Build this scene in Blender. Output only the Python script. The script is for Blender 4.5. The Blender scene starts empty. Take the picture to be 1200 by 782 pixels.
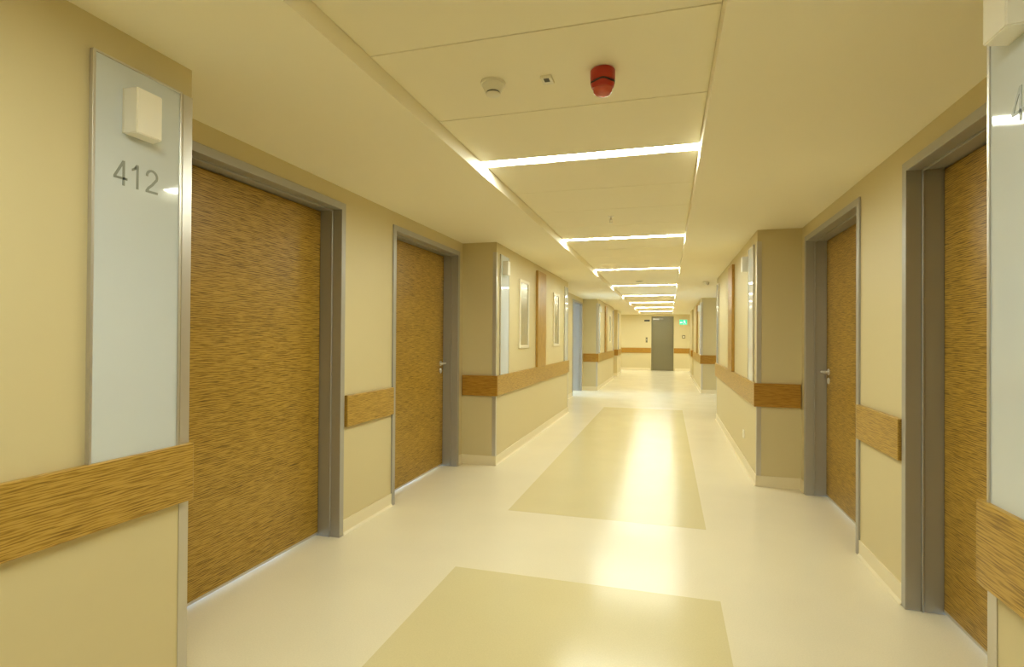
import bpy, bmesh, math
from mathutils import Vector, Matrix

sc = bpy.context.scene
C = sc.collection

# ------------------------------------------------------------------ camera
YAW, PITCH, ROLL = math.radians(16.0593), math.radians(0.4134), math.radians(-0.3881)
cam_d = bpy.data.cameras.new('camera')
cam_d.sensor_fit = 'HORIZONTAL'
cam_d.sensor_width = 36.0
cam_d.lens = 635.2845 / 1200.0 * 36.0
cam_d.clip_start = 0.02
cam_d.clip_end = 200
cam = bpy.data.objects.new('camera', cam_d)
C.objects.link(cam)
_R = Vector((math.cos(YAW), math.sin(YAW), 0))
_F0 = Vector((-math.sin(YAW), math.cos(YAW), 0))
_F = _F0 * math.cos(PITCH) + Vector((0, 0, 1)) * math.sin(PITCH)
_U = Vector((0, 0, 1)) * math.cos(PITCH) - _F0 * math.sin(PITCH)
_r = _R * math.cos(ROLL) - _U * math.sin(ROLL)
_u = _R * math.sin(ROLL) + _U * math.cos(ROLL)
_m = Matrix((( _r.x, _u.x, -_F.x, 0), (_r.y, _u.y, -_F.y, 0), (_r.z, _u.z, -_F.z, 1.30), (0, 0, 0, 1)))
cam.matrix_world = _m
sc.camera = cam

# ------------------------------------------------------------------ world, daylight, exposure
world = bpy.data.worlds.new('sky')
sc.world = world
world.use_nodes = True
_bg = world.node_tree.nodes['Background']
_bg.inputs['Color'].default_value = (0.45, 0.68, 1.0, 1)
_bg.inputs['Strength'].default_value = 12.0
DAY_POWER = 150.0
_al = bpy.data.lights.new('window_daylight', 'AREA')
_al.shape = 'RECTANGLE'; _al.size = 1.9; _al.size_y = 1.4
_al.energy = DAY_POWER; _al.color = (0.50, 0.70, 1.0)
_lo = bpy.data.objects.new('window_daylight', _al)
C.objects.link(_lo)
_lo.location = (-5.55, 12.6, 1.6)
_lo.rotation_euler = (0, math.radians(-90), 0)      # shines towards +X, through the open door

LAMP_STRENGTH = 83.0
LAMP_COLOR = (0.89, 0.935, 0.80)
vs = sc.view_settings
vs.view_transform = 'Standard'; vs.look = 'None'; vs.gamma = 1.0; vs.use_curve_mapping = False
vs.exposure = 0.0
sc.cycles.use_denoising = True
sc.cycles.max_bounces = 14
sc.cycles.diffuse_bounces = 8
sc.cycles.glossy_bounces = 6
sc.cycles.sample_clamp_indirect = 6.0
sc.cycles.caustics_reflective = False
sc.cycles.caustics_refractive = False

# ------------------------------------------------------------------ measures
XL0, XL1 = -1.6761, -2.0411        # left: proud wall, recessed door wall
XR0, XR1 = 0.7565, 1.116           # right: proud wall, recessed door wall
ZC, ZP = 2.267, 2.339              # soffit, panel tray
TXL, TXR = -1.069, 0.1575          # tray edges
BZ0, BZ1 = 0.705, 0.911            # bumper rails
YB, YE = -5.6, 22.7                # back wall, end wall
YX = 20.4                          # cross corridor before the end wall
LY = [1.571, 5.233, 9.36, 13.49, 17.55, 18.9]    # left: corners
RY = [1.600, 5.210, 9.33, 13.57, 17.60, 18.9]    # right: corners

# ------------------------------------------------------------------ materials
def mat(name):
    m = bpy.data.materials.new(name); m.use_nodes = True
    nt = m.node_tree
    return m, nt, nt.nodes['Principled BSDF']

def setp(b, **k):
    for n, v in k.items():
        b.inputs[n.replace('_', ' ')].default_value = v

def plain(name, col, rough=0.5, metal=0.0, spec=0.5, bump=0.0, scale=300.0, var=0.0):
    m, nt, b = mat(name)
    setp(b, Base_Color=(*col, 1), Roughness=rough, Metallic=metal, Specular_IOR_Level=spec)
    if bump or var:
        tc = nt.nodes.new('ShaderNodeTexCoord')
        nz = nt.nodes.new('ShaderNodeTexNoise')
        nz.inputs['Scale'].default_value = scale; nz.inputs['Detail'].default_value = 3
        nt.links.new(tc.outputs['Object'], nz.inputs['Vector'])
        if bump:
            bp = nt.nodes.new('ShaderNodeBump'); bp.inputs['Strength'].default_value = bump
            bp.inputs['Distance'].default_value = 0.002
            nt.links.new(nz.outputs['Fac'], bp.inputs['Height'])
            nt.links.new(bp.outputs['Normal'], b.inputs['Normal'])
        if var:
            cr = nt.nodes.new('ShaderNodeValToRGB')
            cr.color_ramp.elements[0].position = 0.3; cr.color_ramp.elements[1].position = 0.7
            cr.color_ramp.elements[0].color = (*[c * (1 - var) for c in col], 1)
            cr.color_ramp.elements[1].color = (*[min(1, c * (1 + var)) for c in col], 1)
            nt.links.new(nz.outputs['Fac'], cr.inputs['Fac'])
            nt.links.new(cr.outputs['Color'], b.inputs['Base Color'])
    return m

def wood(name, axis, lo, mid, hi, rough=0.34, bump=0.2):
    """streaky horizontal veneer; axis is the grain direction ('x', 'y' or 'z')"""
    m, nt, b = mat(name)
    N, L = nt.nodes.new, nt.links.new
    tc = N('ShaderNodeTexCoord')
    def noise(along, across, detail, dist=0.0):
        mp = N('ShaderNodeMapping')
        s = [across] * 3
        s['xyz'.index(axis)] = along
        mp.inputs['Scale'].default_value = s
        nz = N('ShaderNodeTexNoise'); nz.inputs['Scale'].default_value = 1.0
        nz.inputs['Detail'].default_value = detail; nz.inputs['Distortion'].default_value = dist
        L(tc.outputs['Object'], mp.inputs['Vector']); L(mp.outputs['Vector'], nz.inputs['Vector'])
        return nz
    a = noise(9, 310, 2.0, 0.2)
    f = noise(18, 560, 2.0, 0.1)
    c = noise(0.9, 5, 1.0)
    wm = N('ShaderNodeMapping')
    ws = [1.0, 1.0, 1.0]; ws['xyz'.index(axis)] = 0.10
    wm.inputs['Scale'].default_value = ws
    wv = N('ShaderNodeTexWave'); wv.wave_type = 'BANDS'
    wv.bands_direction = 'X' if axis == 'z' else 'Z'
    wv.inputs['Scale'].default_value = 36.0; wv.inputs['Distortion'].default_value = 7.0
    wv.inputs['Detail'].default_value = 3.0; wv.inputs['Detail Scale'].default_value = 2.2
    L(tc.outputs['Object'], wm.inputs['Vector']); L(wm.outputs['Vector'], wv.inputs['Vector'])
    mx = N('ShaderNodeMath'); mx.operation = 'MULTIPLY_ADD'
    L(f.outputs['Fac'], mx.inputs[0]); mx.inputs[1].default_value = 0.45
    L(a.outputs['Fac'], mx.inputs[2])
    mw = N('ShaderNodeMath'); mw.operation = 'MULTIPLY_ADD'
    L(wv.outputs['Fac'], mw.inputs[0]); mw.inputs[1].default_value = 0.26
    L(mx.outputs[0], mw.inputs[2])
    m2 = N('ShaderNodeMath'); m2.operation = 'MULTIPLY_ADD'
    L(c.outputs['Fac'], m2.inputs[0]); m2.inputs[1].default_value = 0.12
    L(mw.outputs[0], m2.inputs[2])
    cr = N('ShaderNodeValToRGB')
    e = cr.color_ramp.elements
    e[0].position = 0.66; e[0].color = (*lo, 1)
    e[1].position = 1.16; e[1].color = (*hi, 1)
    k = e.new(0.87); k.color = (*mid, 1)
    L(m2.outputs[0], cr.inputs['Fac'])
    L(cr.outputs['Color'], b.inputs['Base Color'])
    setp(b, Roughness=rough, Specular_IOR_Level=0.5)
    bp = N('ShaderNodeBump'); bp.inputs['Strength'].default_value = bump; bp.inputs['Distance'].default_value = 0.0015
    L(mw.outputs[0], bp.inputs['Height']); L(bp.outputs['Normal'], b.inputs['Normal'])
    return m

def floor_mat(name, col):
    m, nt, b = mat(name)
    N, L = nt.nodes.new, nt.links.new
    tc = N('ShaderNodeTexCoord')
    n1 = N('ShaderNodeTexNoise'); n1.inputs['Scale'].default_value = 160; n1.inputs['Detail'].default_value = 2
    n2 = N('ShaderNodeTexNoise'); n2.inputs['Scale'].default_value = 2.2; n2.inputs['Detail'].default_value = 3
    L(tc.outputs['Object'], n1.inputs['Vector']); L(tc.outputs['Object'], n2.inputs['Vector'])
    ad = N('ShaderNodeMath'); ad.operation = 'MULTIPLY_ADD'
    L(n2.outputs['Fac'], ad.inputs[0]); ad.inputs[1].default_value = 0.5; L(n1.outputs['Fac'], ad.inputs[2])
    cr = N('ShaderNodeValToRGB'); e = cr.color_ramp.elements
    e[0].position = 0.45; e[0].color = (*[c * 0.95 for c in col], 1)
    e[1].position = 1.05; e[1].color = (*[min(1, c * 1.04) for c in col], 1)
    L(ad.outputs[0], cr.inputs['Fac']); L(cr.outputs['Color'], b.inputs['Base Color'])
    setp(b, Roughness=0.2, Specular_IOR_Level=0.38)
    rr = N('ShaderNodeMapRange'); rr.inputs['To Min'].default_value = 0.175; rr.inputs['To Max'].default_value = 0.22
    L(n2.outputs['Fac'], rr.inputs['Value']); L(rr.outputs['Result'], b.inputs['Roughness'])
    return m

M = {}
M['wall'] = plain('cream_wall_paint', (0.63, 0.545, 0.32), 0.45, 0, 0.3, bump=0.05, scale=400)
M['soffit'] = plain('ceiling_paint', (0.90, 0.85, 0.69), 0.7, 0, 0.2)
M['panel'] = plain('ceiling_panel_finish', (0.87, 0.82, 0.66), 0.55, 0, 0.3)
M['void'] = plain('ceiling_void', (0.30, 0.28, 0.22), 0.9)
M['floor'] = floor_mat('vinyl_floor_cream', (0.80, 0.73, 0.545))
M['inlay'] = floor_mat('vinyl_floor_tan', (0.69, 0.605, 0.35))
M['base'] = plain('coved_skirting_vinyl', (0.78, 0.70, 0.50), 0.35, 0, 0.4)
M['wood_y'] = wood('veneer_along_corridor', 'y', (0.11, 0.058, 0.004), (0.30, 0.17, 0.016), (0.46, 0.285, 0.048))
M['wood_x'] = wood('veneer_across_corridor', 'x', (0.22, 0.105, 0.010), (0.40, 0.22, 0.028), (0.56, 0.34, 0.065))
M['wood_z'] = wood('veneer_upright', 'z', (0.26, 0.13, 0.020), (0.38, 0.215, 0.040), (0.48, 0.29, 0.065), bump=0.12)
M['bump_y'] = wood('rail_veneer_along_corridor', 'y', (0.20, 0.105, 0.010), (0.37, 0.215, 0.028), (0.49, 0.305, 0.058))
M['bump_x'] = wood('rail_veneer_across_shaded', 'x', (0.24, 0.105, 0.008), (0.37, 0.18, 0.016), (0.46, 0.25, 0.035))  # camera-facing rails: their shade is put into a deeper veneer colour
M['frame'] = plain('grey_painted_steel', (0.40, 0.385, 0.35), 0.38, 0.3, 0.5)
M['alu'] = plain('brushed_aluminium', (0.62, 0.59, 0.54), 0.32, 0.7, 0.5)
M['chrome'] = plain('satin_chrome', (0.82, 0.80, 0.76), 0.3, 0.7)
M['glass'] = plain('back_painted_glass', (0.60, 0.65, 0.69), 0.05, 0, 0.7)
M['digit'] = plain('grey_lettering', (0.27, 0.29, 0.26), 0.4)
M['lampbox'] = plain('white_plastic', (0.86, 0.83, 0.74), 0.4)
M['white'] = plain('off_white_plastic', (0.80, 0.77, 0.66), 0.45)
M['dark'] = plain('dark_plastic', (0.05, 0.05, 0.045), 0.5)
M['darkgap'] = plain('black_slot', (0.02, 0.02, 0.02), 0.8)
M['red'] = plain('red_plastic', (0.44, 0.030, 0.012), 0.35)
M['redlens'] = plain('pale_red_lens', (0.55, 0.10, 0.06), 0.25)
M['mirror'] = plain('grey_tinted_glass', (0.50, 0.47, 0.35), 0.2, 0.6)
M['pale'] = plain('pale_frame_paint', (0.80, 0.74, 0.58), 0.35, 0.1)
M['steel_door'] = plain('grey_steel_door', (0.20, 0.18, 0.105), 0.3, 0.3)
M['room'] = plain('room_white_paint', (0.75, 0.77, 0.78), 0.7)

def emit(name, col, s):
    m, nt, b = mat(name)
    setp(b, Base_Color=(*[min(.8, c * .8) for c in col], 1), Emission_Color=(*col, 1), Emission_Strength=s)
    return m
M['lamp'] = emit('lit_diffuser', LAMP_COLOR, LAMP_STRENGTH)
M['exit'] = emit('lit_green_sign', (0.04, 0.62, 0.38), 0.7)
M['exitw'] = emit('lit_white_sign', (0.75, 1.0, 0.92), 1.0)

# ------------------------------------------------------------------ helpers
def bm_box(bm, x0, x1, y0, y1, z0, z1, bev=0.0, seg=2):
    x0, x1 = sorted((x0, x1)); y0, y1 = sorted((y0, y1)); z0, z1 = sorted((z0, z1))
    vs_ = [bm.verts.new(p) for p in ((x0, y0, z0), (x1, y0, z0), (x1, y1, z0), (x0, y1, z0),
                                    (x0, y0, z1), (x1, y0, z1), (x1, y1, z1), (x0, y1, z1))]
    fs = [bm.faces.new([vs_[i] for i in q]) for q in
          ((3, 2, 1, 0), (4, 5, 6, 7), (0, 1, 5, 4), (1, 2, 6, 5), (2, 3, 7, 6), (3, 0, 4, 7))]
    if bev:
        ed = list({e for f in fs for e in f.edges})
        bmesh.ops.bevel(bm, geom=ed, offset=bev, segments=seg, affect='EDGES', profile=0.5)
    return fs

def bm_prism(bm, pts, z0, z1):
    """plan outline pts (counter-clockwise) raised from z0 to z1"""
    lo = [bm.verts.new((x, y, z0)) for x, y in pts]
    hi = [bm.verts.new((x, y, z1)) for x, y in pts]
    n = len(pts)
    bm.faces.new(lo[::-1]); bm.faces.new(hi)
    for i in range(n):
        bm.faces.new((lo[i], lo[(i + 1) % n], hi[(i + 1) % n], hi[i]))

def bm_lathe(bm, c, prof, axis='z', n=32):
    """prof: list of (radius, offset along axis)"""
    rings = []
    for r, h in prof:
        ring = []
        for i in range(n):
            a = 2 * math.pi * i / n
            p, q = r * math.cos(a), r * math.sin(a)
            d = {'z': (p, q, h), 'x': (h, p, q), 'y': (p, h, q)}[axis]
            ring.append(bm.verts.new((c[0] + d[0], c[1] + d[1], c[2] + d[2])))
        rings.append(ring)
    for a_, b_ in zip(rings, rings[1:]):
        for i in range(n):
            bm.faces.new((a_[i], a_[(i + 1) % n], b_[(i + 1) % n], b_[i]))
    bm.faces.new(rings[0][::-1]); bm.faces.new(rings[-1])

def obj(name, bm, material, parent=None, origin=None, smooth=False):
    """bm is in world coordinates; the mesh is stored relative to origin (or to its top parent's place)"""
    bmesh.ops.recalc_face_normals(bm, faces=bm.faces)
    if parent is not None:
        base = parent['_base']
    else:
        base = origin if origin is not None else (0, 0, 0)
    bmesh.ops.translate(bm, verts=bm.verts, vec=(-base[0], -base[1], -base[2]))
    me = bpy.data.meshes.new(name)
    bm.to_mesh(me); bm.free()
    me.materials.append(material)
    if smooth:
        for p in me.polygons:
            p.use_smooth = True
        try:
            me.set_sharp_from_angle(angle=math.radians(35))
        except Exception:
            pass
    o = bpy.data.objects.new(name, me); C.objects.link(o)
    if parent is not None:
        o.parent = parent
        if parent.type != 'EMPTY' and parent.parent is None and tuple(parent.location) != (0, 0, 0):
            pass
    else:
        o.location = base
    o['_base'] = tuple(base)
    return o

def box_obj(name, b, material, parent=None, bev=0.0, origin=None):
    bm = bmesh.new(); bm_box(bm, *b, bev=bev)
    return obj(name, bm, material, parent, origin, smooth=False)

def tag(o, label=None, cat=None, group=None, kind=None):
    if label: o['label'] = label
    if cat: o['category'] = cat
    if group: o['group'] = group
    if kind: o['kind'] = kind
    return o

def thing(name, loc, label=None, cat=None, group=None, kind=None):
    o = bpy.data.objects.new(name, None); C.objects.link(o)
    o.empty_display_size = 0.05
    o.location = loc; o['_base'] = tuple(loc)
    return tag(o, label, cat, group, kind)

def S(side):
    return -1 if side == 'left' else 1

def outx(side, plane, d):
    """x of a point that stands d metres out of the wall plane, towards the corridor"""
    return plane - S(side) * d

# ------------------------------------------------------------------ floor
bm = bmesh.new(); bm_box(bm, -6.2, 4.4, YB - .3, YE + .3, -0.12, 0.0)
floor = tag(obj('floor', bm, M['floor']), 'glossy cream vinyl corridor floor', kind='structure')
for (y0, y1) in ((-4.6, 2.873), (3.921, 10.30)):
    box_obj('floor_inlay', (-1.1506, 0.255, y0, y1, -0.004, 0.0006), M['inlay'], floor)

# ------------------------------------------------------------------ walls
DZ = 2.166      # top of the steel door frames
WT = 0.40       # thickness of the recessed wall
# door frames, outer edges: (side, y0, y1)
DOORS_L = [(1.735, 3.104), (3.752, 5.130), (9.60, 10.97), (11.93, 13.31)]
DOORS_R = [(1.735, 3.092), (3.722, 5.078), (9.60, 10.97), (11.98, 13.36)]

def side_wall(side, x0, x1, Y, doors):
    bm = bmesh.new()
    s = S(side)
    deep = x1 + s * WT
    zt = 2.50
    bm_box(bm, x0, deep, YB, Y[0], 0, zt)              # proud stretch beside the camera
    bm_box(bm, x0, deep, Y[1], Y[2], 0, zt)
    bm_box(bm, x0, deep, Y[3], Y[4], 0, zt)
    bm_box(bm, x0, deep, Y[5], YX, 0, zt)
    for (ya, yb) in ((Y[0], Y[1]), (Y[2], Y[3]), (Y[4], Y[5])):
        cur = ya
        for (d0, d1) in doors:
            if ya < d0 < yb:
                bm_box(bm, x1, deep, cur, d0 + .03, 0, zt)
                bm_box(bm, x1, deep, d0 + .03, d1 - .03, DZ - .03, zt)
                cur = d1 - .03
        bm_box(bm, x1, deep, cur, yb, 0, zt)
    # side walls of the cross corridor
    far = -5.0 if side == 'left' else 3.6
    bm_box(bm, deep, far, YX - .2, YX, 0, zt)
    bm_box(bm, far, far + s * .15, YX - .2, YE, 0, zt)
    return tag(obj('wall_' + side, bm, M['wall']), 'cream painted %s corridor wall with recessed door bays' % side, kind='structure')
wall_left = side_wall('left', XL0, XL1, LY, DOORS_L)
wall_right = side_wall('right', XR0, XR1, RY, DOORS_R)
EDX0, EDX1, EDZ = -0.648, 0.216, 2.19
bm = bmesh.new()
bm_box(bm, -5.2, EDX0 + .01, YE, YE + .2, 0, 2.5)
bm_box(bm, EDX1 - .01, 3.8, YE, YE + .2, 0, 2.5)
bm_box(bm, EDX0 + .01, EDX1 - .01, YE, YE + .2, EDZ - .01, 2.5)
wall_end = tag(obj('wall_end', bm, M['wall']), 'cream end wall of the corridor around the grey door', kind='structure')
bm = bmesh.new(); bm_box(bm, -2.6, 1.7, YB - .2, YB, 0, 2.5)
tag(obj('wall_back', bm, M['wall']), 'cream wall closing the corridor behind the camera', kind='structure')

# room behind the open door of the second left bay
bm = bmesh.new()
bm_box(bm, -5.9, -2.441, 10.9, 11.0, 0, 2.5)
bm_box(bm, -5.9, -2.441, 14.3, 14.4, 0, 2.5)
bm_box(bm, -6.0, -5.9, 10.9, 14.4, 0, 0.9)
bm_box(bm, -6.0, -5.9, 10.9, 14.4, 2.3, 2.5)
bm_box(bm, -6.0, -5.9, 10.9, 11.5, 0.9, 2.3)
bm_box(bm, -6.0, -5.9, 13.7, 14.4, 0.9, 2.3)
bm_box(bm, -5.9, -2.441, 11.0, 14.3, 2.42, 2.5)
tag(obj('wall_side_room', bm, M['room']), 'white walls of the daylit room behind the open door', kind='structure')

# ------------------------------------------------------------------ ceiling: soffits, tray, panels
bm = bmesh.new()
YT = 22.35
bm_box(bm, -2.48, TXL, YB - .2, YX, ZC, 2.56)
bm_box(bm, TXR, 1.55, YB - .2, YX, ZC, 2.56)
bm_box(bm, -5.2, TXL, YX, YE + .05, ZC, 2.56)
bm_box(bm, TXR, 3.8, YX, YE + .05, ZC, 2.56)
bm_box(bm, TXL, TXR, YT, YE + .05, ZC, 2.56)
bm_box(bm, TXL, TXR, YB - .2, YT, 2.46, 2.56)
ceiling = tag(obj('ceiling', bm, M['soffit']), 'cream plaster ceiling with a raised centre tray', kind='structure')

LIGHT_Y = [0.47, 3.09, 5.71, 8.33, 10.95, 13.57, 16.19, 18.81, 21.43]
SLOT = 0.052                # half width of a light slot
PXL, PXR = TXL + .002, TXR - .001
pan_mesh = None
def add_panel(y0, y1):
    box_obj('ceiling_panel', (PXL, PXR, y0 + .0025, y1 - .0025, ZP, ZP + .018), M['panel'], ceiling, bev=0.0015)
for c0, c1 in zip(LIGHT_Y, LIGHT_Y[1:]):
    a, b = c0 + SLOT, c1 - SLOT
    for i in range(4):
        add_panel(a + (b - a) * i / 4, a + (b - a) * (i + 1) / 4)
for i in range(10):
    w = (LIGHT_Y[0] - SLOT - YB + .1) / 10
    add_panel(YB - .1 + w * i, YB - .1 + w * (i + 1))
add_panel(LIGHT_Y[-1] + SLOT, YT)

ARM_FILL_LIGHTS = (-2.9, 2.35)
ORD = ['first', 'second', 'third', 'fourth', 'fifth', 'sixth', 'seventh', 'eighth', 'ninth']
for i, y in enumerate(LIGHT_Y):
    if i == 0:
        lab = 'bright linear ceiling light almost right above the camera, out of frame'
    elif i == 1:
        lab = 'long bright linear ceiling light nearest, just beyond the red alarm'
    elif i == len(LIGHT_Y) - 1:
        lab = 'small bright linear ceiling light closest to the end wall'
    else:
        lab = 'bright linear ceiling light, %s one in view counting from the red alarm' % ORD[i - 1]
    t = thing('ceiling_light', (0.5 * (TXL + TXR), y, ZP + .02), lab, 'ceiling light', 'linear lights across the ceiling tray')
    bm = bmesh.new()
    bm_box(bm, PXL, PXR, y - SLOT, y - SLOT + .002, ZP + .002, ZP + .05)
    bm_box(bm, PXL, PXR, y + SLOT - .002, y + SLOT, ZP + .002, ZP + .05)
    bm_box(bm, PXL, PXR, y - SLOT, y + SLOT, ZP + .05, ZP + .053)
    obj('housing', bm, M['white'], t)
    box_obj('diffuser', (PXL, PXR, y - SLOT + .003, y + SLOT - .003, ZP + .003, ZP + .010), M['lamp'], t)

for x in ARM_FILL_LIGHTS:  # unseen lights, added to brighten the end wall
    t = thing('ceiling_light', (x, 21.5, ZC - .01), 'added fill light for the end wall, in the %s side arm, out of sight round the corner' % ('left' if x < 0 else 'right'),
              'ceiling light', 'fill lights added in the side arms')
    box_obj('housing', (x - .62, x + .62, 21.44, 21.56, ZC - .012, ZC), M['white'], t)
    box_obj('diffuser', (x - .60, x + .60, 21.45, 21.55, ZC - .018, ZC - .011), M['lamp'], t)

# ------------------------------------------------------------------ skirting
BH, BT = 0.095, 0.008
def skirting(side, x0, x1, Y, doors):
    bm = bmesh.new()
    def run(plane, y0, y1):
        a, b = outx(side, plane, 0), outx(side, plane, BT)
        bm_box(bm, a, b, y0, y1, 0, BH)
        # coved foot
        o = outx(side, plane, .02)
        v = [bm.verts.new(p) for p in ((b, y0, .016), (b, y1, .016), (o, y1, .0008), (o, y0, .0008))]
        bm.faces.new(v)
    run(x0, YB, Y[0]); run(x0, Y[1] - BT, Y[2]); run(x0, Y[3] - BT, Y[4]); run(x0, Y[5] - BT, YX)
    for ya, yb in ((Y[0], Y[1]), (Y[2], Y[3]), (Y[4], Y[5])):
        cur = ya
        for d0, d1 in doors:
            if ya < d0 < yb:
                run(x1, cur, d0); cur = d1
        run(x1, cur, yb)
        bm_box(bm, x1, outx(side, x0, 0), yb - BT, yb, 0, BH)
    tag(obj('baseboard_' + side, bm, M['base']), 'cream coved skirting along the %s wall' % side, kind='structure')
skirting('left', XL0, XL1, LY, DOORS_L)
skirting('right', XR0, XR1, RY, DOORS_R)
bm = bmesh.new()
bm_box(bm, -5, EDX0 - .05, YE - BT, YE, 0, BH); bm_box(bm, EDX1 + .05, 3.6, YE - BT, YE, 0, BH)
tag(obj('baseboard_end', bm, M['base']), 'cream skirting along the end wall', kind='structure')

# ------------------------------------------------------------------ doors
def handle(side, leaf, xleaf, y, toward):
    """lever on a round rose, lock rose below; toward = direction of the lever along y"""
    s = S(side)
    bm = bmesh.new()
    prof = lambda r, a, b: [(r * .9, -s * a), (r, -s * (a + .002)), (r, -s * (b - .002)), (r * .9, -s * b)]
    bm_lathe(bm, (xleaf, y, 1.035), prof(.026, -.001, .009), 'x', 24)
    bm_lathe(bm, (xleaf, y, 1.035), prof(.0095, .008, .058), 'x', 16)
    bm_lathe(bm, (xleaf - s * .052, y, 1.035), [(.008, -.012 * toward), (.0098, -.009 * toward), (.0095, .10 * toward), (.007, .125 * toward)], 'y', 16)
    o = obj('handle', bm, M['chrome'], leaf, smooth=True); tag(o, 'satin chrome lever handle')
    bm = bmesh.new()
    bm_lathe(bm, (xleaf, y, .963), prof(.026, -.001, .009), 'x', 24)
    obj('lock_rose', bm, M['chrome'], leaf, smooth=True)

_dn = [0]
def door(side, plane, y0, y1, lever, label, is_open=False, jamb_depth=0.145):
    _dn[0] += 1
    s = S(side)
    d = thing('door_%d' % _dn[0], (plane, .5 * (y0 + y1), 0), label, kind='structure')
    X = lambda o: outx(side, plane, o)
    lf = -jamb_depth                      # face of the leaf
    bm = bmesh.new()
    FW = 0.045
    end = lf - .06 if not is_open else -WT
    for (ye, q) in ((y0, 1), (y1, -1)):
        bm_box(bm, X(.012), X(-.055), ye, ye + q * FW, 0, DZ, bev=.002, seg=1)
        bm_box(bm, X(-.055), X(-.064), ye + q * .03, ye + q * (FW + .010), 0, DZ - FW, bev=.003, seg=2)
        bm_box(bm, X(-.064), X(end), ye + q * .03, ye + q * (FW + .001), 0, DZ - FW + .01)
        if not is_open:
            bm_box(bm, X(lf - .045), X(end), ye + q * .03, ye + q * (FW + .02), 0, DZ - FW)
    bm_box(bm, X(.0118), X(-.055), y0 + FW * .5, y1 - FW * .5, DZ - FW, DZ, bev=.002, seg=1)
    bm_box(bm, X(-.055), X(-.064), y0 + .03, y1 - .03, DZ - FW - .010, DZ - .03, bev=.003, seg=2)
    bm_box(bm, X(-.064), X(end), y0 + .03, y1 - .03, DZ - FW - .001, DZ - .03)
    if not is_open:
        bm_box(bm, X(lf - .045), X(end), y0 + .03, y1 - .03, DZ - FW - .02, DZ - .03)
    obj('door_frame', bm, M['frame'], d, smooth=False)
    if not is_open:
        leaf = box_obj('door_leaf', (X(lf), X(lf - .042), y0 + FW + .005, y1 - FW - .005, .012, DZ - FW - .006), M['wood_y'], d, bev=.0012)
        yh = (y1 - FW - .075) if lever == 'far' else (y0 + FW + .075)
        handle(side, leaf, X(lf), yh, -1 if lever == 'far' else 1)
        box_obj('bottom_seal', (X(lf + .001), X(lf - .001), y0 + FW + .006, y1 - FW - .006, .012, .026), M['alu'], leaf)
    else:
        # leaf swung into the room, lock keep on the far jamb
        leaf = box_obj('door_leaf', (X(-WT - .01), X(-WT - 1.24), y0 - .01, y0 + .032, .012, DZ - FW - .006), M['wood_x'], d, bev=.0012)
        bm = bmesh.new()
        bm_box(bm, X(-.225), X(-.262), y1 - FW - .006, y1 - FW + .002, .96, 1.13, bev=.001, seg=1)
        bm_box(bm, X(-.232), X(-.252), y1 - FW - .008, y1 - FW, 1.04, 1.09)
        obj('lock_keep', bm, M['dark'], d)
    return d

door('left', XL1, *DOORS_L[0], 'near', 'wide wood-grain door beside the glass panel numbered 412')
door('left', XL1, *DOORS_L[1], 'far', 'second wood-grain door on the left wall, with its lever at the far edge')
door('left', XL1, *DOORS_L[2], 'far', 'wood-grain door hidden in the second left bay')
door('left', XL1, *DOORS_L[3], 'near', 'open doorway lit by bluish daylight at the end of the second left bay', is_open=True)
door('right', XR1, *DOORS_R[0], 'near', 'near wood-grain door on the right beside the glass panel')
door('right', XR1, *DOORS_R[1], 'far', 'second wood-grain door on the right wall, with its lever at the far edge')
door('right', XR1, *DOORS_R[2], 'far', 'wood-grain door hidden in the second right bay, nearer one')
door('right', XR1, *DOORS_R[3], 'near', 'wood-grain door hidden in the second right bay, farther one')

# end door
_dn[0] += 1
d = thing('door_%d' % _dn[0], (.5 * (EDX0 + EDX1), YE, 0), 'grey steel door at the far end of the corridor', kind='structure')
bm = bmesh.new()
bm_box(bm, EDX0, EDX0 + .04, YE - .012, YE + .12, 0, EDZ)
bm_box(bm, EDX1 - .04, EDX1, YE - .012, YE + .12, 0, EDZ)
bm_box(bm, EDX0, EDX1, YE - .012, YE + .12, EDZ - .04, EDZ)
bm_box(bm, EDX0 + .005, EDX1 - .005, YE + .07, YE + .115, 0, EDZ - .01)
obj('door_frame', bm, M['steel_door'], d)
leaf = box_obj('door_leaf', (EDX0 + .042, EDX1 - .042, YE + .02, YE + .07, .006, EDZ - .043), M['steel_door'], d, bev=.001)
box_obj('kick_plate', (EDX0 + .06, EDX1 - .06, YE + .017, YE + .021, .03, .92), M['alu_dull'] if 'alu_dull' in M else M['steel_door'], leaf)
bm = bmesh.new()
bm_box(bm, EDX0 + .06, EDX0 + .30, YE - .02, YE + .02, 2.045, 2.10)
bm_box(bm, EDX0 + .28, EDX0 + .46, YE - .04, YE - .028, 2.078, 2.092)
bm_box(bm, EDX0 + .28, EDX0 + .30, YE - .04, YE - .018, 2.072, 2.095)
tag(obj('door_closer', bm, M['alu'], leaf), 'silver door closer with arm')
bm = bmesh.new()
bm_lathe(bm, (EDX1 - .11, YE + .02, 1.04), [(.024, 0), (.026, -.01), (.009, -.012), (.009, -.05)], 'y', 20)
bm_box(bm, EDX1 - .23, EDX1 - .10, YE - .04, YE - .024, 1.032, 1.048, bev=.003)
obj('handle', bm, M['steel_door'], leaf, smooth=True)

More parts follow.
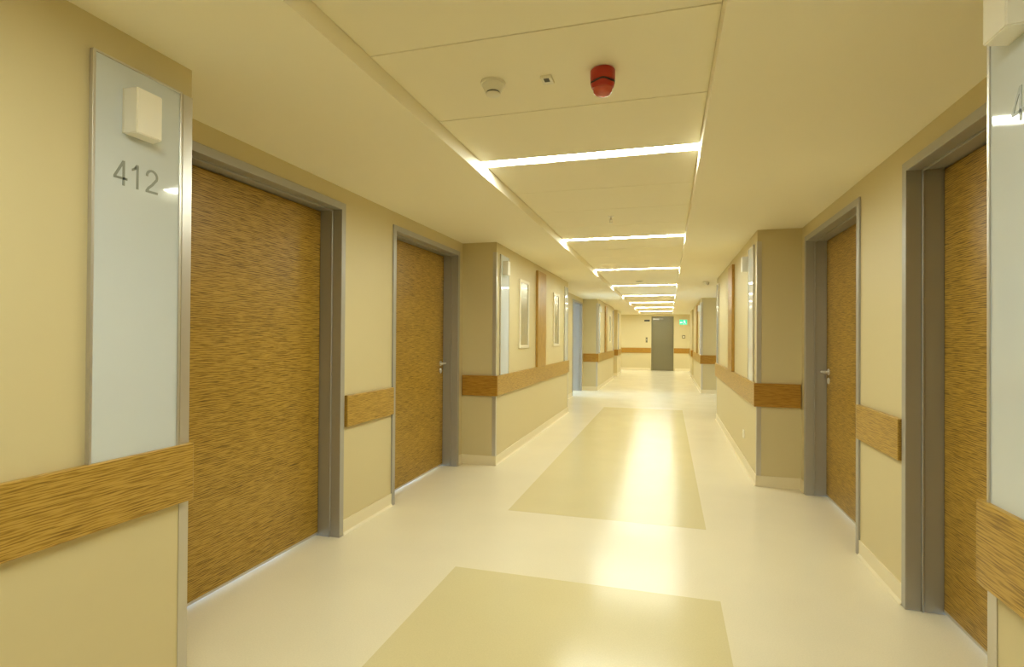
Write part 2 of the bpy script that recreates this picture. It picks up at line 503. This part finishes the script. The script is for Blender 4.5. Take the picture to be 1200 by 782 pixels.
# ------------------------------------------------------------------ glass room panels on the proud walls
def _arc_two():
    # bowl and diagonal of a grotesque figure 2, as a chain of quads
    pts = [(.285 + .235 * math.cos(math.radians(a)), .705 + .245 * math.sin(math.radians(a))) for a in range(185, -36, -17)]
    pts += [(.30, .36), (.13, .20), (.06, .085)]
    out, off = [], []
    for i, p in enumerate(pts):
        a, c = pts[max(0, i - 1)], pts[min(len(pts) - 1, i + 1)]
        d = math.hypot(c[0] - a[0], c[1] - a[1])
        nx, nz = -(c[1] - a[1]) / d * .05, (c[0] - a[0]) / d * .05
        off.append(((p[0] + nx, p[1] + nz), (p[0] - nx, p[1] - nz)))
    for q, w in zip(off, off[1:]):
        out.append([q[0], q[1], w[1], w[0]])
    return out
GLYPH = {
    '4': [[(.37, 0), (.47, 0), (.47, 1), (.37, 1)], [(0, .235), (.58, .235), (.58, .33), (0, .33)], [(0, .33), (.115, .33), (.37, .80), (.37, 1.0)]],
    '1': [[(.27, 0), (.37, 0), (.37, 1), (.27, 1)], [(.08, .70), (.27, .80), (.27, .92), (.08, .80)], [(.17, .85), (.27, .80), (.27, 1.0)]],
    '2': _arc_two() + [[(0, 0), (.56, 0), (.56, .095), (0, .095)]],
}
PZ0, PZ1 = BZ1 - .01, 2.163
def glass_panel(side, plane, y0, y1, label, number=None, ystart=None, numz=1.774):
    X = lambda o: outx(side, plane, o)
    t = thing('glass_sign_panel', (plane, .5 * (y0 + y1), PZ0), label, 'sign panel', 'pale glass panels on the corridor walls')
    box_obj('glass_pane', (X(.001), X(.012), y0 + .008, y1 - .008, PZ0, PZ1 - .006), M['glass'], t, bev=.001)
    bm = bmesh.new()
    bm_box(bm, X(0), X(.016), y0, y0 + .009, PZ0, PZ1, bev=.001, seg=1)
    bm_box(bm, X(0), X(.016), y1 - .009, y1, PZ0, PZ1, bev=.001, seg=1)
    bm_box(bm, X(0), X(.0155), y0 + .004, y1 - .004, PZ1 - .007, PZ1, bev=.001, seg=1)
    obj('panel_frame', bm, M['alu'], t)
    if number:
        s, b = S(side), t['_base']
        bm = bmesh.new()
        cap = .0785
        def put(poly, k):
            P = [(ystart - s * (k * .0545 + x * cap), numz + z * cap) for x, z in poly]
            lo = [bm.verts.new((X(.0119), y, z)) for y, z in P]
            hi = [bm.verts.new((X(.0130), y, z)) for y, z in P]
            bm.faces.new(lo); bm.faces.new(hi[::-1])
            for i in range(len(P)):
                bm.faces.new((lo[i], lo[(i + 1) % len(P)], hi[(i + 1) % len(P)], hi[i]))
        for k, ch in enumerate(number):
            for poly in GLYPH[ch]:
                put(poly, k)
        o = obj('room_number', bm, M['digit'], t)
        tag(o, 'grey digits of the room number')
    return t

def call_lamp(side, plane, yc, label, z0=1.955):
    X = lambda o: outx(side, plane, o)
    t = thing('call_lamp', (X(.012), yc, z0), label, 'lamp', 'white box lamps on the glass panels')
    bm = bmesh.new()
    hw, dp = .052, .068
    s = S(side)
    xs = [X(.016), X(dp)]
    lo = [(xs[0], yc - hw), (xs[1], yc - hw + .004), (xs[1], yc + hw - .012), (xs[0], yc + hw)]
    bm_prism(bm, lo, z0, z0 + .145)
    bmesh.ops.bevel(bm, geom=list(bm.edges), offset=.003, segments=2, affect='EDGES')
    obj('lamp_cover', bm, M['lampbox'], t)
    box_obj('back_plate', (X(.0123), X(.018), yc - hw - .001, yc + hw + .001, z0 + .002, z0 + .143), M['white'], t)
    return t

glass_panel('left', XL0, 1.208, 1.520, 'tall pale glass panel bearing the room number 412', '412', 1.276)
call_lamp('left', XL0, 1.355, 'white box lamp above the number 412', 1.938)
glass_panel('right', XR0, 1.262, 1.578, 'tall pale glass panel at the right edge, its number cut off after 4', '4', 1.486, 1.785)
call_lamp('right', XR0, 1.444, 'white box lamp at the top right corner of the photo', 1.972)
glass_panel('left', XL0, 5.345, 5.655, 'pale glass panel past the second left door, at the corner of the projecting wall')
call_lamp('left', XL0, 5.470, 'white box lamp on the left glass panel past the second door')
glass_panel('left', XL0, 8.96, 9.27, 'pale glass panel just before the bluish doorway on the left')
glass_panel('right', XR0, 5.350, 5.660, 'pale glass panel past the second right door, at the corner of the projecting wall')
call_lamp('right', XR0, 5.720, 'white box lamp beside the right glass panel past the second door')
glass_panel('right', XR0, 8.93, 9.24, 'pale glass panel at the far end of the right projecting wall')
glass_panel('left', XL0, 13.58, 13.89, 'distant pale glass panel on the left just past the bluish doorway')
call_lamp('left', XL0, 13.74, 'distant white box lamp on the left past the bluish doorway')
glass_panel('right', XR0, 13.66, 13.97, 'distant pale glass panel on the right near the end wall')
call_lamp('right', XR0, 13.80, 'distant white box lamp on the right near the end wall')
glass_panel('left', XL0, 17.15, 17.46, 'distant pale glass panel at the far end of the last but one left wall')
glass_panel('left', XL0, 19.05, 19.36, 'farthest pale glass panel on the left next to the end wall')

# ------------------------------------------------------------------ aluminium corner guards
def guard(side, plane, y, q, label):
    """q = -1: wall lies at smaller y than the corner, +1: at larger y"""
    X = lambda o: outx(side, plane, o)
    bm = bmesh.new()
    a, th, z0, z1 = .036, .0025, BH, 2.165
    bm_box(bm, X(0), X(th), y - q * th, y + q * a, z0, z1)
    bm_box(bm, X(0), X(-a), y - q * th, y, z0, z1)
    tag(obj('corner_guard', bm, M['alu'], origin=(plane, y, z0)), label, 'corner guard', 'metal corner guards of the projecting walls')
guard('left', XL0, LY[0], -1, 'upright metal corner strip between the 412 panel and the near left door')
guard('right', XR0, RY[0], -1, 'upright metal corner strip between the right glass panel and the near right door')
guard('left', XL0, LY[1], 1, 'upright metal corner strip just past the second left door')
guard('right', XR0, RY[1], 1, 'upright metal corner strip just past the second right door')
guard('left', XL0, LY[2], -1, 'upright metal corner strip just before the bluish doorway')
guard('right', XR0, RY[2], -1, 'upright metal corner strip at the far end of the right projecting wall')
guard('left', XL0, LY[3], 1, 'distant metal corner strip just past the bluish doorway')
guard('right', XR0, RY[3], 1, 'distant metal corner strip on the right near the end wall')

# ------------------------------------------------------------------ wood-grain bumper rails
BTK = 0.026
def rail(side, plane, y0, y1, label, mat_key='bump_y'):
    X = lambda o: outx(side, plane, o)
    o = box_obj('bumper_rail', (X(0), X(BTK), y0, y1, BZ0, BZ1), M[mat_key], None, .004, origin=(plane, .5 * (y0 + y1), BZ0))
    return tag(o, label, 'bumper rail', 'wood-grain bumper rails')
def rail_x(x0, x1, y, label):
    """rail on a face that looks back at the camera"""
    o = box_obj('bumper_rail', (x0, x1, y - BTK, y, BZ0, BZ1), M['bump_x'], None, .003, origin=(.5 * (x0 + x1), y, BZ0))
    return tag(o, label, 'bumper rail', 'wood-grain bumper rails')
rail('left', XL0, YB, LY[0] + .004, 'long near wood-grain rail under the 412 glass panel')
rail('right', XR0, YB, RY[0] + .004, 'near wood-grain rail under the glass panel at the right edge')
rail('left', XL1, DOORS_L[0][1] + .016, DOORS_L[1][0] - .004, 'short wood-grain rail between the two left doors')
rail('right', XR1, DOORS_R[0][1] + .006, DOORS_R[1][0] - .004, 'short wood-grain rail between the two right doors')
rail_x(XL1 + .012, XL0 + BTK, LY[1], 'dark short rail facing the camera just past the second left door')
rail_x(XR0 - BTK, XR1 - .012, RY[1], 'dark short rail facing the camera just past the second right door')
rail('left', XL0, LY[1] + .0005, LY[2] + .004, 'long wood-grain rail under the upright slab on the left wall')
rail('right', XR0, RY[1] + .0005, RY[2] + .004, 'long wood-grain rail under the upright slab on the right wall')
rail_x(XL1 + .012, XL0 + BTK, LY[3], 'distant short rail facing the camera past the bluish doorway')
rail_x(XR0 - BTK, XR1 - .012, RY[3], 'distant short rail facing the camera on the right')
rail('left', XL0, LY[3] + .0005, LY[4], 'distant wood-grain rail on the left wall past the bluish doorway')
rail('right', XR0, RY[3] + .0005, RY[4], 'distant wood-grain rail on the right wall near the end')
rail_x(XL1 + .012, XL0 + BTK, LY[5], 'farthest short rail facing the camera on the left')
rail_x(XR0 - BTK, XR1 - .012, RY[5], 'farthest short rail facing the camera on the right')
rail('left', XL0, LY[5] + .0005, YX, 'farthest wood-grain rail along the left wall')
rail('right', XR0, RY[5] + .0005, YX, 'farthest wood-grain rail along the right wall')
rail_x(-4.9, EDX0 - .012, YE, 'wood-grain rail on the end wall left of the grey door')
rail_x(EDX1 + .012, 3.5, YE, 'wood-grain rail on the end wall right of the grey door')

# ------------------------------------------------------------------ upright slabs and slim windows on the projecting walls
def slab(side, plane, y0, y1, label):
    X = lambda o: outx(side, plane, o)
    o = box_obj('wood_slab', (X(0), X(.032), y0, y1, BZ1 + .001, 2.185), M['wood_z'], None, .002, origin=(plane, .5 * (y0 + y1), BZ1))
    return tag(o, label, 'wood panel', 'upright wood slabs on the corridor walls')
slab('left', XL0, 6.95, 7.44, 'upright brown wood slab between two slim windows on the left wall')
slab('right', XR0, 6.90, 7.32, 'upright brown wood slab on the right projecting wall')
slab('left', XL0, 15.02, 15.45, 'distant upright brown wood slab on the left')
slab('right', XR0, 15.10, 15.52, 'distant upright brown wood slab on the right')
_wn = [0]
def slim_window(side, plane, y0, y1, label):
    _wn[0] += 1
    X = lambda o: outx(side, plane, o)
    z0, z1 = 1.172, 1.985
    t = thing('window_%d' % _wn[0], (plane, .5 * (y0 + y1), z0), label, kind='structure')
    bm = bmesh.new()
    w = .036
    bm_box(bm, X(0), X(.018), y0, y0 + w, z0, z1, bev=.002, seg=1)
    bm_box(bm, X(0), X(.018), y1 - w, y1, z0, z1, bev=.002, seg=1)
    bm_box(bm, X(0), X(.0175), y0 + w * .5, y1 - w * .5, z0, z0 + w, bev=.002, seg=1)
    bm_box(bm, X(0), X(.0175), y0 + w * .5, y1 - w * .5, z1 - w, z1, bev=.002, seg=1)
    obj('window_frame', bm, M['pale'], t)
    box_obj('window_pane', (X(.001), X(.007), y0 + w - .004, y1 - w + .004, z0 + w - .004, z1 - w + .004), M['mirror'], t)
slim_window('left', XL0, 6.10, 6.535, 'slim framed window nearer of two beside the left wood slab')
slim_window('left', XL0, 8.05, 8.485, 'slim framed window farther of two beside the left wood slab')
slim_window('left', XL0, 16.15, 16.60, 'distant slim framed window past the bluish doorway')

# ------------------------------------------------------------------ small things on the ceiling
t = thing('smoke_detector', (-.690, 2.095, ZP), 'small cream smoke detector on the ceiling panel', 'smoke detector')
bm = bmesh.new()
bm_lathe(bm, (-.690, 2.095, ZP), [(.050, 0), (.051, -.004), (.050, -.010)], 'z', 36)
obj('base', bm, M['white'], t, smooth=True)
bm = bmesh.new()
bm_lathe(bm, (-.690, 2.095, ZP), [(.046, -.010), (.045, -.014), (.034, -.036), (.031, -.039)], 'z', 36)
obj('body', bm, M['white'], t, smooth=True)
bm = bmesh.new()
bm_lathe(bm, (-.690, 2.095, ZP), [(.026, -.039), (.026, -.045)], 'z', 36)
obj('vent_ring', bm, M['dark'], t, smooth=True)
bm = bmesh.new()
bm_lathe(bm, (-.690, 2.095, ZP), [(.030, -.045), (.030, -.049), (.024, -.053)], 'z', 36)
obj('cap', bm, M['white'], t, smooth=True)

t = thing('indicator_plate', (-.470, 2.117, ZP), 'tiny white plate with a dark slot between detector and red alarm', 'sensor')
box_obj('plate', (-.492, -.448, 2.088, 2.150, ZP - .011, ZP + .001), M['white'], t, bev=.001)
box_obj('slot', (-.480, -.459, 2.094, 2.122, ZP - .0125, ZP - .010), M['dark'], t)

ax, ay = -.248, 2.11
t = thing('fire_alarm', (ax, ay, ZP), 'red dome fire alarm on the ceiling panel', 'alarm')
bm = bmesh.new()
bm_lathe(bm, (ax, ay, ZP), [(.044, 0), (.0475, -.004), (.0475, -.038), (.0465, -.046)], 'z', 40)
obj('base', bm, M['red'], t, smooth=True)
bm = bmesh.new()
n = 48
r0, r1 = [], []
for i in range(n):
    a = 2 * math.pi * i / n
    w = .008 * (1 - math.cos(4 * (a + 1.45)))  / 2
    r0.append(bm.verts.new((ax + .0468 * math.cos(a), ay + .0468 * math.sin(a), ZP - .044 - w)))
    r1.append(bm.verts.new((ax + .0468 * math.cos(a), ay + .0468 * math.sin(a), ZP - .050 - w)))
for i in range(n):
    bm.faces.new((r0[i], r0[(i + 1) % n], r1[(i + 1) % n], r1[i]))
bm.faces.new(r0[::-1]); bm.faces.new(r1)
tag(obj('dark_band', bm, M['darkgap'], t), 'zigzag black band')
bm = bmesh.new()
bm_lathe(bm, (ax, ay, ZP), [(.0455, -.049), (.0455, -.056), (.043, -.066), (.0385, -.071)], 'z', 40)
obj('sounder', bm, M['red'], t, smooth=True)
bm = bmesh.new()
bm_lathe(bm, (ax, ay, ZP), [(.036, -.069), (.0355, -.082), (.032, -.090), (.023, -.096), (.008, -.0985)], 'z', 36)
tag(obj('lens', bm, M['redlens'], t, smooth=True), 'pale red lens')

t = thing('sprinkler', (-.474, 4.68, ZP), 'tiny sprinkler head hanging from the ceiling panel', 'sprinkler')
bm = bmesh.new()
bm_lathe(bm, (-.474, 4.68, ZP), [(.026, 0), (.026, -.003), (.008, -.006), (.008, -.030)], 'z', 20)
obj('stem', bm, M['chrome'], t, smooth=True)
bm = bmesh.new()
bm_box(bm, -.487, -.483, 4.677, 4.683, ZP - .052, ZP - .022); bm_box(bm, -.465, -.461, 4.677, 4.683, ZP - .052, ZP - .022)
bm_lathe(bm, (-.474, 4.68, ZP), [(.016, -.052), (.016, -.055)], 'z', 20)
obj('deflector', bm, M['chrome'], t)

t = thing('ceiling_speaker', (-.508, 10.08, ZP), 'small round flat disc on the ceiling between two lights', 'speaker')
bm = bmesh.new()
bm_lathe(bm, (-.508, 10.08, ZP), [(.075, 0), (.075, -.006), (.066, -.010)], 'z', 32)
obj('rim', bm, M['white'], t, smooth=True)
bm = bmesh.new()
bm_lathe(bm, (-.508, 10.08, ZP), [(.060, -.009), (.055, -.012)], 'z', 32)
obj('grille', bm, M['void'], t, smooth=True)

t = thing('ceiling_camera', (.607, 9.69, ZC), 'small grey device under the ceiling at the right wall end', 'camera')
box_obj('mount', (.56, .65, 9.66, 9.72, ZC - .016, ZC), M['white'], t, bev=.002)
bm = bmesh.new()
bm_lathe(bm, (.635, 9.69, ZC), [(.030, -.015), (.030, -.035), (.020, -.055), (.008, -.062)], 'z', 20)
obj('housing', bm, M['alu'], t, smooth=True)

# ------------------------------------------------------------------ small things on the walls
t = thing('wall_socket', (XR0, 6.03, .29), 'small white socket low on the right projecting wall', 'socket')
box_obj('plate', (XR0, XR0 - .010, 5.985, 6.065, .285, .365), M['lampbox'], t, bev=.002)
box_obj('insert', (XR0 - .009, XR0 - .012, 6.003, 6.047, .303, .347), M['white'], t)

t = thing('exit_sign', (.583, YE, 1.85), 'lit green exit sign high on the end wall', 'sign')
box_obj('case', (.428, .738, YE - .045, YE, 1.845, 2.060), M['white'], t, bev=.003)
box_obj('green_face', (.436, .730, YE - .049, YE - .044, 1.853, 2.052), M['exit'], t)
bm = bmesh.new()
def flat(pts):
    lo = [bm.verts.new((x, YE - .049, z)) for x, z in pts]; hi = [bm.verts.new((x, YE - .0515, z)) for x, z in pts]
    bm.faces.new(lo); bm.faces.new(hi[::-1])
    for i in range(len(pts)):
        bm.faces.new((lo[i], lo[(i + 1) % len(pts)], hi[(i + 1) % len(pts)], hi[i]))
flat([(.452, 1.94), (.500, 1.985), (.500, 1.957), (.560, 1.957), (.560, 1.923), (.500, 1.923), (.500, 1.895)])       # arrow
cx, cz = .618, 2.022
flat([(cx + .014 * math.cos(a * .628), cz + .014 * math.sin(a * .628)) for a in range(10)])                              # head
flat([(.602, 2.000), (.640, 1.996), (.648, 1.950), (.622, 1.944)])                                                      # trunk
flat([(.602, 2.000), (.576, 1.968), (.584, 1.960), (.612, 1.984)])                                                      # front arm
flat([(.638, 1.996), (.672, 1.972), (.666, 1.962), (.640, 1.978)])                                                      # rear arm
flat([(.622, 1.946), (.640, 1.948), (.604, 1.905), (.606, 1.870), (.590, 1.870), (.590, 1.912)])                        # front leg
flat([(.634, 1.946), (.650, 1.950), (.668, 1.910), (.704, 1.892), (.698, 1.880), (.656, 1.898)])                        # rear leg
obj('running_figure_and_arrow', bm, M['exitw'], t)

t = thing('dark_sign', (-.823, YE, 1.98), 'dark horizontal plate high on the end wall left of the grey door', 'sign')
box_obj('plate', (-.930, -.715, YE - .03, YE, 1.985, 2.055), M['dark'], t, bev=.003)
t = thing('call_button', (-.835, YE, 1.13), 'small grey call button plate left of the grey door', 'button plate')
box_obj('plate', (-.872, -.798, YE - .015, YE, 1.13, 1.34), M['steel_door'], t, bev=.002)
box_obj('button', (-.852, -.818, YE - .019, YE - .014, 1.22, 1.26), M['alu'], t)
t = thing('alarm_button', (.602, YE, 1.30), 'small square grey box on the end wall under the exit sign', 'button')
box_obj('case', (.545, .660, YE - .03, YE, 1.305, 1.430), M['steel_door'], t, bev=.002)
box_obj('face', (.575, .630, YE - .034, YE - .029, 1.335, 1.40), M['pale'], t)

for o in bpy.data.objects:
    if '_base' in o.keys():
        del o['_base']
